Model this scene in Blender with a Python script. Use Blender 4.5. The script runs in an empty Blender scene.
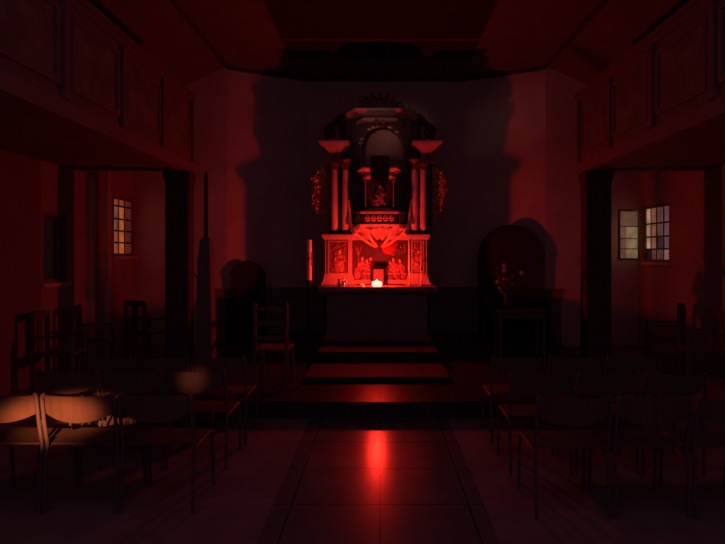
import bpy, bmesh, math, random
from mathutils import Vector, Matrix, Euler
random.seed(7)
S = bpy.context.scene
COL = S.collection
PI = math.pi

# ------------------------------------------------------------------ camera, world, lights, exposure
H = 1.75; FPX = 530.0; HX = 380.0; HY = 255.0
def X(px, d): return (px - HX) / FPX * d
def Z(py, d): return H - (py - HY) / FPX * d
def P(px, py, d): return Vector((X(px, d), d, Z(py, d)))

cam_d = bpy.data.cameras.new('camera'); cam = bpy.data.objects.new('camera', cam_d); COL.objects.link(cam)
cam.location = (0, 0, H); cam.rotation_euler = (PI / 2, 0, 0)
cam_d.sensor_fit = 'HORIZONTAL'; cam_d.sensor_width = 36.0; cam_d.lens = FPX / 725 * 36.0
cam_d.shift_x = (362.5 - HX) / 725; cam_d.shift_y = -(272 - HY) / 725
cam_d.clip_start = 0.05
S.camera = cam

W = bpy.data.worlds.new('night'); S.world = W; W.use_nodes = True
bg = W.node_tree.nodes['Background']
bg.inputs[0].default_value = (1.0, 0.42, 0.70, 1); bg.inputs[1].default_value = 0.085

S.view_settings.view_transform = 'Standard'; S.view_settings.look = 'None'
S.view_settings.exposure = 0.0; S.view_settings.gamma = 1.0; S.view_settings.use_curve_mapping = False

def light(name, kind, loc, col, power, radius=0.05, aim=None, angle=None, blend=0.5):
    l = bpy.data.lights.new(name, kind); l.color = col; l.energy = power; l.shadow_soft_size = radius
    o = bpy.data.objects.new(name, l); COL.objects.link(o); o.location = loc
    if kind == 'SPOT':
        l.spot_size = math.radians(angle); l.spot_blend = blend
        o.rotation_euler = (Vector(aim) - Vector(loc)).to_track_quat('-Z', 'Y').to_euler()
    return o
CANDLE = Vector((X(377, 8.44), 8.44, 0))   # z filled in below
MENSA_Z = Z(287, 8.35)
FLAME = Vector((CANDLE.x, CANDLE.y, MENSA_Z + 0.135))
light('red_candle_flame', 'POINT', FLAME, (1.0, 0.021, 0.011), 70.0, 0.035)
# unseen street light: two narrow spots shaped to patches on the nearest chairs
light('chair_patch_street_light', 'SPOT', (0.6, -4.5, 3.0), (1.0, 0.24, 0.085), 11500.0, 0.05, (-2.24, 3.60, 0.64), 2.5, 1.0).scale = (2.0, 1, 1)
light('chair_patch_street_light_small', 'SPOT', (1.0, -4.5, 3.0), (1.0, 0.24, 0.11), 1300.0, 0.05, (-1.53, 4.32, 0.74), 1.7, 1.0)
# added spot, source unseen, for the faint light on the altar top
light('altar_top_spot', 'SPOT', (-3.8, -4.0, 2.3), (1.0, 0.30, 0.235), 1100.0, 0.3, (0.0, 9.3, 4.0), 4.4, 0.9)
# unseen lamp added outside, aimed through the north window to light the apse wall
light('apse_patch_lamp', 'SPOT', (-13.5, 8.6, -0.55), (1.0, 0.40, 0.30), 700.0, 0.35, (2.65, 10.45, 4.4), 5.5, 0.9)

# ------------------------------------------------------------------ materials
def mat(name, col, rough=0.6, metal=0.0, var=0.15, scale=6.0, bump=0.0, emis=None, estr=0.0, spec=0.5, stretch=(1, 1, 1)):
    m = bpy.data.materials.new(name); m.use_nodes = True; nt = m.node_tree; n = nt.nodes
    b = n['Principled BSDF']; b.inputs['Roughness'].default_value = rough; b.inputs['Metallic'].default_value = metal
    b.inputs['Specular IOR Level'].default_value = spec
    tc = n.new('ShaderNodeTexCoord'); mp = n.new('ShaderNodeMapping'); nz = n.new('ShaderNodeTexNoise'); cr = n.new('ShaderNodeValToRGB')
    mp.inputs['Scale'].default_value = stretch
    nz.inputs['Scale'].default_value = scale; nz.inputs['Detail'].default_value = 4
    nt.links.new(tc.outputs['Object'], mp.inputs[0]); nt.links.new(mp.outputs[0], nz.inputs['Vector']); nt.links.new(nz.outputs['Fac'], cr.inputs[0])
    c0 = tuple(max(0, c * (1 - var)) for c in col); c1 = tuple(min(1, c * (1 + var)) for c in col)
    cr.color_ramp.elements[0].position = 0.3; cr.color_ramp.elements[0].color = (*c0, 1)
    cr.color_ramp.elements[1].position = 0.7; cr.color_ramp.elements[1].color = (*c1, 1)
    nt.links.new(cr.outputs[0], b.inputs['Base Color'])
    if bump:
        bp = n.new('ShaderNodeBump'); bp.inputs['Strength'].default_value = bump; bp.inputs['Distance'].default_value = 0.02
        nt.links.new(nz.outputs['Fac'], bp.inputs['Height']); nt.links.new(bp.outputs[0], b.inputs['Normal'])
    if emis:
        b.inputs['Emission Color'].default_value = (*emis, 1); b.inputs['Emission Strength'].default_value = estr
    return m
M = {}
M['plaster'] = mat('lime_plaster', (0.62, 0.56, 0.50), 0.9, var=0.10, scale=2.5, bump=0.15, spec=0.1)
M['plaster_dim_r'] = mat('dimmed_plaster_right', (0.44, 0.38, 0.34), 0.9, var=0.10, scale=2.5, bump=0.15, spec=0.1)  # same lime plaster, the right side wall's dimness put into the colour
M['plaster_dim_l'] = mat('dimmed_plaster_left', (0.36, 0.31, 0.28), 0.9, var=0.10, scale=2.5, bump=0.15, spec=0.1)  # same lime plaster, darkened for the shade on the left side wall
M['ceil'] = mat('painted_ceiling', (0.20, 0.17, 0.16), 0.9, var=0.1, scale=3, spec=0.1)
M['ceil_shade'] = mat('ceiling_shade_field', (0.06, 0.05, 0.05), 0.9, spec=0.1)
M['side_shade'] = mat('side_wall_shade_sheet', (0.22, 0.17, 0.16), 0.85, var=.12, stretch=(1, 8, 1), spec=.1)
M['foot_shade'] = mat('chancel_foot_shade', (0.24, 0.2, 0.2), 0.85, var=.15, spec=.1)
M['trim'] = mat('dark_cornice', (0.10, 0.08, 0.08), 0.8, spec=0.2)
M['gallery'] = mat('gallery_wood', (0.20, 0.17, 0.16), 0.8, var=0.15, scale=5, stretch=(1, 1, 6), spec=0.3)
M['galtrim'] = mat('gallery_moulding', (0.24, 0.20, 0.18), 0.7, var=0.1, spec=0.2)
M['paint_a'] = mat('panel_painting', (0.19, 0.19, 0.15), 0.7, var=0.35, scale=3.5)
M['post'] = mat('post_wood', (0.09, 0.075, 0.07), 0.8, var=0.2, scale=8, spec=0.2)
M['stone'] = mat('altar_step_stone', (0.034, 0.03, 0.03), 0.8, var=0.15, scale=7, bump=0.05)
M['black'] = mat('black_cloth', (0.03, 0.028, 0.03), 0.95, spec=0.05)
M['altar'] = mat('altar_block_dark', (0.24, 0.20, 0.20), 0.8, spec=0.2)
M['slab'] = mat('mensa_slab', (0.30, 0.22, 0.20), 0.45, var=0.12)
M['marble'] = mat('pale_marbled_wood', (0.50, 0.42, 0.36), 0.45, var=0.14, scale=9, spec=0.4)
M['column'] = mat('column_marbling', (0.80, 0.60, 0.50), 0.5, var=0.2, scale=10, spec=0.25, stretch=(1, 1, .5))
M['dark'] = mat('dark_marbled_wood', (0.05, 0.045, 0.045), 0.5, var=0.3, scale=9)
M['frieze'] = mat('frieze_wood', (0.07, 0.045, 0.05), 0.55, var=0.3, scale=9)
M['gold'] = mat('worn_gilding', (0.80, 0.50, 0.22), 0.38, metal=0.85, var=0.2, scale=20)
M['goldb'] = mat('bright_gilding', (0.98, 0.80, 0.55), 0.3, metal=0.6, var=0.1, scale=20)
M['golddim'] = mat('dull_gilding', (0.34, 0.21, 0.12), 0.45, metal=0.6, var=0.3, scale=20)
M['relief'] = mat('relief_ground', (0.20, 0.09, 0.08), 0.6, var=0.5, scale=30, bump=0.4)
M['robe'] = mat('figure_robes', (0.42, 0.20, 0.16), 0.6, var=0.5, scale=25)
M['robe2'] = mat('figure_robes_dark', (0.17, 0.12, 0.14), 0.6, var=0.5, scale=25)
M['skin'] = mat('figure_flesh', (0.75, 0.58, 0.44), 0.6, var=0.1)
M['niche'] = mat('niche_lining', (0.42, 0.33, 0.28), 0.8, var=0.15, scale=4)
M['wax'] = mat('ivory_wax', (0.92, 0.84, 0.70), 0.5, var=0.06)
M['waxred'] = mat('red_wax_sign', (0.55, 0.05, 0.04), 0.5)
M['brass'] = mat('brass', (0.60, 0.42, 0.20), 0.35, metal=0.9)
M['iron'] = mat('dark_iron', (0.05, 0.045, 0.045), 0.5, metal=0.6)
M['ply'] = mat('beech_plywood', (0.12, 0.080, 0.055), 0.8, var=0.15, scale=4, stretch=(6, 1, 1))
M['steel'] = mat('chair_tube', (0.12, 0.10, 0.10), 0.6, metal=0.1, var=0.05)
M['chairwood'] = mat('stained_chair_wood', (0.12, 0.10, 0.09), 0.7, var=0.25, scale=10)
M['leaf'] = mat('leaves', (0.05, 0.09, 0.04), 0.6, var=0.3)
M['flower'] = mat('pale_flowers', (0.75, 0.55, 0.55), 0.7)
M['cover'] = mat('book_cover', (0.03, 0.02, 0.02), 0.6)
M['page'] = mat('book_pages', (0.6, 0.55, 0.45), 0.8)
M['silver'] = mat('polished_silver', (.9, .88, .85), .16, metal=1.0, var=.02)
M['lead'] = mat('lead_came', (0.03, 0.025, 0.025), 0.6)
M['wframe'] = mat('window_frame_paint', (0.20, 0.12, 0.10), 0.6)
M['white'] = mat('porcelain', (0.85, 0.8, 0.78), 0.25)

def pane_mat(name, col, s, through=1.0):
    m = bpy.data.materials.new(name); m.use_nodes = True; nt = m.node_tree; n = nt.nodes; n.clear()
    out = n.new('ShaderNodeOutputMaterial'); em = n.new('ShaderNodeEmission'); gl = n.new('ShaderNodeBsdfGlossy'); tr = n.new('ShaderNodeBsdfTransparent')
    tc = n.new('ShaderNodeTexCoord'); nz = n.new('ShaderNodeTexNoise'); nz.inputs['Scale'].default_value = 5; cr = n.new('ShaderNodeMapRange'); tr.inputs[0].default_value = (through, through, through, 1)
    cr.inputs['From Min'].default_value = .3; cr.inputs['From Max'].default_value = .7
    cr.inputs['To Min'].default_value = s * .6; cr.inputs['To Max'].default_value = s * 1.25
    em.inputs[0].default_value = (*col, 1); gl.inputs['Roughness'].default_value = .15; gl.inputs[0].default_value = (.08, .08, .08, 1)
    a = n.new('ShaderNodeAddShader'); mx = n.new('ShaderNodeMixShader'); mx.inputs[0].default_value = .5
    L = nt.links.new
    L(tc.outputs['Object'], nz.inputs['Vector']); L(nz.outputs['Fac'], cr.inputs['Value']); L(cr.outputs[0], em.inputs[1])
    L(gl.outputs[0], mx.inputs[1]); L(tr.outputs[0], mx.inputs[2]); L(em.outputs[0], a.inputs[0]); L(mx.outputs[0], a.inputs[1]); L(a.outputs[0], out.inputs[0])
    return m

def floor_mat(name, col, rough, tile, joint, spec=0.22):
    m = mat(name, col, rough, var=0.2, scale=3, spec=spec); nt = m.node_tree; n = nt.nodes; b = n['Principled BSDF']
    br = n.new('ShaderNodeTexBrick'); tc = n.new('ShaderNodeTexCoord'); L = nt.links.new
    br.inputs['Scale'].default_value = 1.0; br.inputs['Brick Width'].default_value = tile[0]; br.inputs['Row Height'].default_value = tile[1]
    br.inputs['Mortar Size'].default_value = 0.006; br.offset = 0.0 if tile[0] == tile[1] else 0.5
    src = b.inputs['Base Color'].links[0].from_socket
    L(tc.outputs['Object'], br.inputs['Vector']); L(src, br.inputs['Color1']); L(src, br.inputs['Color2'])
    br.inputs['Mortar'].default_value = (*joint, 1); L(br.outputs['Color'], b.inputs['Base Color'])
    bp = n.new('ShaderNodeBump'); bp.inputs['Strength'].default_value = .5; bp.inputs['Distance'].default_value = .004; bp.invert = True
    L(br.outputs['Fac'], bp.inputs['Height']); L(bp.outputs[0], b.inputs['Normal'])
    return m
M['aisle'] = floor_mat('stone_slab_floor', (0.16, 0.14, 0.14), 0.22, (0.62, 0.62), (0.02, 0.02, 0.02))
M['boards'] = floor_mat('dark_floor_boards', (0.235, 0.20, 0.205), 0.8, (3.0, 0.16), (0.2, 0.17, 0.17))
M['dais'] = floor_mat('dais_stone', (0.05, 0.043, 0.043), 0.36, (0.6, 0.6), (0.03, 0.03, 0.03), 0.09)

# ------------------------------------------------------------------ mesh helpers
ORG = {}
class MB:
    def __init__(s): s.bm = bmesh.new(); s.mi = 0
    def _fin(s, before):
        if s.mi:
            for f in s.bm.faces[before:] if False else [f for f in s.bm.faces if f.index == -1 or f.tag is False and f not in before]: f.material_index = s.mi
    def face(s, pts, mi=0):
        f = s.bm.faces.new([s.bm.verts.new(p) for p in pts]); f.material_index = mi; return s
    def box(s, x0, x1, y0, y1, z0, z1, bev=0.0):
        x0, x1 = sorted((x0, x1)); y0, y1 = sorted((y0, y1)); z0, z1 = sorted((z0, z1))
        r = bmesh.ops.create_cube(s.bm, size=1)['verts']
        for v in r: v.co = Vector(((x0 + x1) / 2 + v.co.x * (x1 - x0), (y0 + y1) / 2 + v.co.y * (y1 - y0), (z0 + z1) / 2 + v.co.z * (z1 - z0)))
        if bev:
            es = list({e for v in r for e in v.link_edges}); bmesh.ops.bevel(s.bm, geom=es, offset=bev, segments=2, affect='EDGES')
        return s
    def loft(s, rings, close=True):
        """rings: list of equally long point lists (closed loops)"""
        vs = [[s.bm.verts.new(p) for p in r] for r in rings]; n = len(vs[0])
        for a, b in zip(vs, vs[1:]):
            for i in range(n): s.bm.faces.new((a[i], a[(i + 1) % n], b[(i + 1) % n], b[i]))
        if close: s.bm.faces.new(vs[0][::-1]); s.bm.faces.new(vs[-1])
        return s
    def rect(s, cx, cy, prof, close=True):
        return s.loft([[(cx - w, cy - d, z), (cx + w, cy - d, z), (cx + w, cy + d, z), (cx - w, cy + d, z)] for z, w, d in prof], close)
    def lathe(s, cx, cy, prof, n=16):
        return s.loft([[(cx + r * math.cos(2 * PI * i / n), cy + r * math.sin(2 * PI * i / n), z) for i in range(n)] for z, r in prof])
    def bay(s, cx, cy, prof):
        """half-octagonal bay open to the back: prof = (z, half width, half front, depth)"""
        return s.loft([[(cx - w, cy, z), (cx - w, cy - d * .42, z), (cx - f, cy - d, z), (cx + f, cy - d, z), (cx + w, cy - d * .42, z), (cx + w, cy, z)] for z, w, f, d in prof])
    def ball(s, c, r, u=10, v=7, rot=None):
        if not hasattr(r, '__len__'): r = (r, r, r)
        m = Matrix.Translation(c)
        if rot: m = m @ Euler(rot).to_matrix().to_4x4()
        m = m @ Matrix.Diagonal((*r, 1)); bmesh.ops.create_uvsphere(s.bm, u_segments=u, v_segments=v, radius=1, matrix=m); return s
    def tube(s, pts, rad, n=8):
        pts = [Vector(p) for p in pts]
        if not hasattr(rad, '__len__'): rad = [rad] * len(pts)
        rings = []
        for i, p in enumerate(pts):
            t = (pts[min(i + 1, len(pts) - 1)] - pts[max(i - 1, 0)]).normalized()
            a = t.orthogonal().normalized() if i == 0 else (pa - t * pa.dot(t)).normalized()
            pa = a; b = t.cross(a)
            rings.append([p + (a * math.cos(2 * PI * k / n) + b * math.sin(2 * PI * k / n)) * rad[i] for k in range(n)])
        return s.loft(rings)
    def scroll(s, c, r, turns=1.4, th=0.02, start=0.0, hand=1, n=22, plane='xz', depth=0.0):
        pts = []; rr = []
        for i in range(n):
            t = i / (n - 1); a = start + hand * turns * 2 * PI * t; q = r * (1 - .82 * t)
            o = (math.cos(a) * q, math.sin(a) * q)
            pts.append((c[0] + o[0], c[1] - depth * t, c[2] + o[1]) if plane == 'xz' else (c[0], c[1] + o[0], c[2] + o[1])); rr.append(th * (1 - .55 * t))
        return s.tube(pts, rr, 6)
    def build(s, name, m, parent=None, smooth=False, origin=None):
        if origin is None: origin = ORG.get(parent.name, Vector()) if parent else Vector()
        bmesh.ops.recalc_face_normals(s.bm, faces=s.bm.faces)
        bmesh.ops.translate(s.bm, verts=s.bm.verts, vec=-Vector(origin))
        me = bpy.data.meshes.new(name); s.bm.to_mesh(me); s.bm.free()
        for mm in (m if isinstance(m, list) else [m]): me.materials.append(mm)
        o = bpy.data.objects.new(name, me); COL.objects.link(o)
        if parent: o.parent = parent; ORG[o.name] = Vector(origin)
        else: o.location = origin; ORG[o.name] = Vector(origin)
        if smooth:
            for p in me.polygons: p.use_smooth = True
            md = o.modifiers.new('edges', 'EDGE_SPLIT'); md.split_angle = math.radians(50)
        return o
def tag(o, label=None, cat=None, group=None, kind=None):
    for k, v in (('label', label), ('category', cat), ('group', group), ('kind', kind)):
        if v: o[k] = v
    return o
def thing(name, loc, label, cat, group=None):
    o = bpy.data.objects.new(name, None); o.empty_display_size = .1; COL.objects.link(o); o.location = loc
    ORG[o.name] = Vector(loc); return tag(o, label, cat, group)
def struct(name, mb, m, smooth=False): return tag(mb.build(name, m, None, smooth), kind='structure')
def copy_tree(o, parent=None):
    c = o.copy(); COL.objects.link(c); c.parent = parent
    for ch in list(o.children): copy_tree(ch, c)
    return c

# ------------------------------------------------------------------ the church: floor, walls, ceiling
XL, XR = -4.7, 5.0; DE = 10.25; D0 = -3.0
GL, GR = -2.93, 3.10; GEND = 8.3
DC = 3.6; DG = 0.5; CZ = 5.40; CL, CR = -2.95, 3.20; CZL = 4.45
struct('floor_aisle', MB().box(-0.75, 0.73, D0, 5.68, -0.15, 0.0), M['aisle'])
struct('floor_left', MB().box(XL - .3, -0.75, D0, 10.4, -0.15, 0.0), M['boards'])
struct('floor_right', MB().box(0.73, XR + .3, D0, 10.4, -0.15, 0.0), M['boards'])

def wall_with_hole(mb, x0, x1, d0, d1, z0, z1, hd0, hd1, hz0, hz1):
    mb.box(x0, x1, d0, hd0, z0, z1); mb.box(x0, x1, hd1, d1, z0, z1)
    mb.box(x0, x1, hd0, hd1, z0, hz0); mb.box(x0, x1, hd0, hd1, hz1, z1)
WL = (9.33, 10.13, 1.73, 2.80); WR = (9.13, 10.05, 1.62, 2.66)
WL2 = (7.37, 7.96, 1.35, 2.36)
mb = MB(); mb.box(XL - .35, XL, D0, WL2[0], -.1, 4.6); mb.box(XL - .35, XL, WL2[1], WL[0], -.1, 4.6); mb.box(XL - .35, XL, WL[1], 10.6, -.1, 4.6)
mb.box(XL - .35, XL, WL2[0], WL2[1], -.1, WL2[2]); mb.box(XL - .35, XL, WL2[0], WL2[1], WL2[3], 4.6)
mb.box(XL - .35, XL, WL[0], WL[1], -.1, WL[2]); mb.box(XL - .35, XL, WL[0], WL[1], WL[3], 4.6)
struct('wall_left', mb, M['plaster_dim_l'])
mb = MB(); wall_with_hole(mb, XR, XR + .35, D0, 10.6, -.1, 4.6, *WR); struct('wall_right', mb, M['plaster_dim_r'])
# east wall: straight shoulders, then a three-sided apse
def wall_poly(mb, pts, z0, z1, th=0.3):
    for (xa, ya), (xb, yb) in zip(pts, pts[1:]):
        n = Vector((-(yb - ya), xb - xa, 0)).normalized() * th
        b = [(xa, ya, z0), (xb, yb, z0), (xb + n.x, yb + n.y, z0), (xa + n.x, ya + n.y, z0)]
        mb.loft([b, [(p[0], p[1], z1) for p in b]])
AP = [(CL, DE), (-1.5, 10.95), (1.7, 10.95), (CR, DE)]
mb = MB(); mb.box(XL - .3, CL, DE, DE + .3, -.1, 5.5); struct('wall_east_left', mb, M['plaster'])
mb = MB(); mb.box(CR, XR + .3, DE, DE + .3, -.1, 5.5); struct('wall_east_right', mb, M['plaster'])
mb = MB(); wall_poly(mb, AP, -.1, 5.5); struct('wall_apse', mb, M['plaster'])
mb = MB(); mb.loft([[(CL, DC, CZ), (CR, DC, CZ), (CR, DE, CZ), (1.7, 11.2, CZ), (-1.5, 11.2, CZ), (CL, DE, CZ)], [(CL, DC, CZ + .2), (CR, DC, CZ + .2), (CR, DE, CZ + .2), (1.7, 11.2, CZ + .2), (-1.5, 11.2, CZ + .2), (CL, DE, CZ + .2)]])
struct('ceiling', mb, M['ceil'])
mb = MB(); mb.box(-1.66, 1.68, DC, 9.75, CZ - .03, CZ + .02); struct('trim_5', mb, M['ceil_shade'])  # shade on the middle of the ceiling, put in as a dark sheet
mb = MB(); mb.box(-1.66, 1.68, 8.84, 8.90, CZ - .05, CZ - .02); struct('trim_6', mb, M['ceil'])
for nm, xa, xb in (('ceiling_left', CL, XL - .3), ('ceiling_right', CR, XR + .3)):
    mb = MB(); mb.loft([[(xa, DC, CZ), (xb, DC, CZL), (xb, DE + .02, CZL), (xa, DE + .02, CZ)], [(xa, DC, CZ + .2), (xb, DC, CZL + .2), (xb, DE + .02, CZL + .2), (xa, DE + .02, CZ + .2)]])
    struct(nm, mb, M['ceil'])
mb = MB(); mb.box(CL - .05, CL + .03, DC, DE, CZ - .035, CZ + .01); struct('trim_1', mb, M['trim'])
mb = MB(); mb.box(CR - .03, CR + .05, DC, DE, CZ - .035, CZ + .01); struct('trim_2', mb, M['trim'])
mb = MB(); mb2 = [(a, b - .05) for a, b in AP]
wall_poly(mb, mb2, CZ - .07, CZ, .06); struct('trim_3', mb, M['trim'])
# pilaster strips on the under-gallery walls
mb = MB()
mb.box(XL, XL + .05, 8.55, 8.66, 0, 3.0)
mb.box(XL, XL + .06, 9.05, 9.15, 0, 4.4); struct('trim_4', mb, M['plaster'])

mb = MB(); mb.box(XL, XL + .03, D0, 7.30, 0, 3.05); struct('trim_7', mb, M['side_shade'])  # dark sheet in place of the shade on the side wall under the gallery
# dark band put in for the shade at the foot of the chancel walls
mb = MB(); wall_poly(mb, [(a, b - .03) for a, b in AP], .175, 1.06, .03); mb.box(-3.25, CL, DE - .03, DE, 0, 1.06); mb.box(CR, 3.5, DE - .03, DE, 0, 1.06); struct('trim_8', mb, M['foot_shade'])
mb = MB(); wall_poly(mb, [(a, b - .05) for a, b in AP], 1.06, 1.10, .05); mb.box(-3.25, CL, DE - .05, DE, 1.06, 1.10); mb.box(CR, 3.5, DE - .05, DE, 1.06, 1.10); struct('trim_9', mb, M['foot_shade'])
# windows
def lit_window(name, x, sgn, d0, d1, z0, z1, cols, rows, mats, pick, cd=None, rz=None):
    f = MB(); t = .05; xo = x + sgn * .035
    for a, b, c, e in ((d0, d0 + t, z0, z1), (d1 - t, d1, z0, z1), (d0 + t, d1 - t, z0, z0 + t), (d0 + t, d1 - t, z1 - t, z1)): f.box(xo - .03, xo + .03, a, b, c, e)
    w = struct(name, f, M['wframe'])
    cd = cd or [i / cols for i in range(cols + 1)]; rz = rz or [i / rows for i in range(rows + 1)]
    g = MB(); l = MB(); D = lambda u: d0 + t + (d1 - d0 - 2 * t) * u; ZZ = lambda u: z1 - t - (z1 - z0 - 2 * t) * u
    for i in range(cols):
        for j in range(rows):
            g.face([(xo, D(cd[i]), ZZ(rz[j])), (xo, D(cd[i + 1]), ZZ(rz[j])), (xo, D(cd[i + 1]), ZZ(rz[j + 1])), (xo, D(cd[i]), ZZ(rz[j + 1]))], pick[j][i])
    for u in cd[1:-1]: l.box(xo - .012, xo + .012, D(u) - .008, D(u) + .008, z0 + t, z1 - t)
    for u in rz[1:-1]: l.box(xo - .016, xo + .016, d0 + t, d1 - t, ZZ(u) - .014, ZZ(u) + .014)
    g.build('window_glass', mats, w); l.build('window_bars', M['lead'], w)
    s = MB(); s.box(x - sgn * .05, x + sgn * .1, d0 - .03, d1 + .03, z0 - .05, z0); s.build('window_sill', M['plaster'], w)
    return w
OR = [pane_mat('glass_orange', (1.0, .21, .035), .42), pane_mat('glass_grey_amber', (.9, .38, .2), .13), pane_mat('glass_red_dark', (.9, .12, .05), .075), pane_mat('glass_rust', (1.0, .18, .05), .20)]
lit_window('window_1', XL, -1, *WL, 3, 5, OR, [[3, 3, 2], [1, 0, 2], [1, 0, 2], [3, 0, 2], [3, 0, 2]], cd=[0, .30, .60, 1], rz=[0, .12, .36, .58, .80, 1])
CRM = [pane_mat('glass_cream', (1.0, .55, .34), .33), pane_mat('glass_tan', (1.0, .36, .22), .17), pane_mat('glass_dim', (.8, .27, .22), .09), pane_mat('glass_dark', (.6, .2, .2), .012)]
# near edge (d0) is at the right in view
lit_window('window_2', XR, 1, *WR, 4, 4, CRM, [[2, 2, 1, 0], [2, 2, 1, 0], [2, 3, 1, 0], [1, 2, 2, 3]], cd=[0, .27, .56, .80, 1], rz=[0, .30, .56, .80, 1])
DK = [pane_mat('glass_night', (.10, .05, .20), .002, .3), pane_mat('glass_dull_red', (.6, .1, .08), .006, .3)]
lit_window('window_3', XL, -1, *WL2, 2, 1, DK, [[1, 0]], cd=[0, .6, 1])
# open inner casement of the right window
ca = thing('window_casement', (4.93, 10.07, WR[2] + .03), 'inner window casement with leaded milky panes standing open beside the right aisle window', 'window')
ORG_ = Vector((4.93, 10.07, 0)); ux = Vector((-.475, -.16, 0)); z0, z1 = WR[2] + .03, WR[3] - .05
def cpt(u, z, o=0): return ORG_ + ux * u + Vector((.16, -.475, 0)).normalized() * o + Vector((0, 0, z))
def cbar(mb, u0, u1, za, zb, th): mb.loft([[cpt(u0, za, -th), cpt(u1, za, -th), cpt(u1, za, th), cpt(u0, za, th)], [cpt(u0, zb, -th), cpt(u1, zb, -th), cpt(u1, zb, th), cpt(u0, zb, th)]])
mb = MB()
for a in ((0, .09, z0, z1), (.93, 1, z0, z1), (.09, .93, z0, z0 + .04), (.09, .93, z1 - .04, z1)): cbar(mb, *a, .018)
mb.build('sash', M['wframe'], ca)
mb = MB()
for j, (a, b) in enumerate(((0, .32), (.32, .58), (.58, .80), (.80, 1))):
    za = z1 - .04 - (z1 - z0 - .08) * a; zb = z1 - .04 - (z1 - z0 - .08) * b
    for (u0, u1, k) in ((.09, .62, [1, 0, 0, 0][j]), (.62, .93, [1, 1, 1, 1][j])):
        mb.face([cpt(u0, za), cpt(u1, za), cpt(u1, zb), cpt(u0, zb)], k)
mb.build('glass', [pane_mat('glass_milky_glow', (.95, .62, .30), .17), pane_mat('glass_milky_glow_dim', (.9, .42, .26), .085)], ca)  # panes emit in place of outside light scattered in the milky glass
for a in (.32, .58, .80):
    mb = MB(); za = z1 - .04 - (z1 - z0 - .08) * a; cbar(mb, .09, .93, za - .008, za + .008, .01); mb.build('glazing_bar', M['lead'], ca)

# ------------------------------------------------------------------ galleries and their posts
def gallery(name, xg, xo, label):
    s = 1 if xg > 0 else -1
    t = thing(name, (xg, 0, 0), label, 'gallery')
    MB().box(xg + s * .06, xo - s * .0, DG, GEND, 3.06, 3.22).build('gallery_floor', M['gallery'], t)
    mb = MB(); mb.box(xg, xg + s * .08, DG, GEND, 3.10, 4.20); mb.build('parapet', M['gallery'], t)
    mb = MB(); mb.box(xg - s * .05, xg + s * .12, DG, GEND + .02, 4.20, 4.26); mb.box(xg - s * .02, xg, DG, GEND, 4.12, 4.20); mb.build('handrail', M['gallery'], t)
    mb = MB(); mb.box(xg - s * .03, xg + s * .10, DG, GEND + .02, 3.02, 3.08); mb.box(xg - s * .015, xg, DG, GEND, 3.08, 3.18); mb.build('lower_moulding', M['galtrim'], t)
    mb = MB(); mb.box(xg + s * .08, xo, GEND - .08, GEND, 3.22, 4.20); mb.build('end_parapet', M['gallery'], t)
    d = 0.6
    while d < 8.0:
        fr = MB(); a, b, c, e = d, d + .92, 3.30, 4.02
        fr.box(xg - s * .03, xg, a, b, c, c + .05); fr.box(xg - s * .03, xg, a, b, e - .05, e); fr.box(xg - s * .03, xg, a, a + .05, c + .05, e - .05); fr.box(xg - s * .03, xg, b - .05, b, c + .05, e - .05)
        f = fr.build('panel_frame', M['gallery'], t)
        MB().box(xg - s * .008, xg, a + .05, b - .05, c + .05, e - .05).build('painting', M['paint_a'], f)
        MB().box(xg - s * .045, xg, b + .05, b + .13, 3.20, 4.12).build('pilaster', M['gallery'], t)
        d += 1.10
    return t
gallery('gallery', GL, XL, 'dark wooden gallery with panelled parapet along the left wall')
gallery('gallery', GR, XR, 'dark wooden gallery with panelled parapet along the right wall')
def post(x0, x1, d0, d1, label):
    t = thing('gallery_post', ((x0 + x1) / 2, (d0 + d1) / 2, 0), label, 'post')
    MB().box(x0 + .02, x1 - .02, d0 + .02, d1 - .02, .18, 2.86, .015).build('shaft', M['post'], t)
    MB().box(x0, x1, d0, d1, 0, .18, .01).build('plinth', M['post'], t)
    mb = MB(); cx, cy = (x0 + x1) / 2, (d0 + d1) / 2; w, dd = (x1 - x0) / 2, (d1 - d0) / 2
    mb.rect(cx, cy, [(2.86, w - .02, dd - .02), (2.92, w, dd), (3.02, w, dd)]); mb.build('capital', M['post'], t)
post(-3.27, -2.87, 7.98, 8.26, 'thick square gallery post at the chancel end of the left gallery')
post(3.10, 3.52, 7.98, 8.28, 'thick square gallery post at the chancel end of the right gallery')

# ------------------------------------------------------------------ dais and steps
struct('floor_dais', MB().box(GL + .05, GR + .05, 5.68, 10.2, 0.0, .175).loft([[(-2.9, 10.2, 0), (3.15, 10.2, 0), (1.7, 10.94, 0), (-1.5, 10.94, 0)], [(-2.9, 10.2, .175), (3.15, 10.2, .175), (1.7, 10.94, .175), (-1.5, 10.94, .175)]]), M['dais'])
AX = X(377, 8.5)
def step(name, x0, x1, d0, d1, z0, z1, label):
    return tag(MB().box(x0, x1, d0, d1, z0, z1, .012).build(name, M['stone'], None, origin=Vector(((x0 + x1) / 2, d0, z0))), label, 'step')
step('altar_step', -.94, .88, 6.54, 9.08, .175, .245, 'lower broad stone step in front of the altar')
step('altar_step', -.89, .83, 7.46, 9.08, .245, .385, 'upper stone step carrying the altar table')
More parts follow.
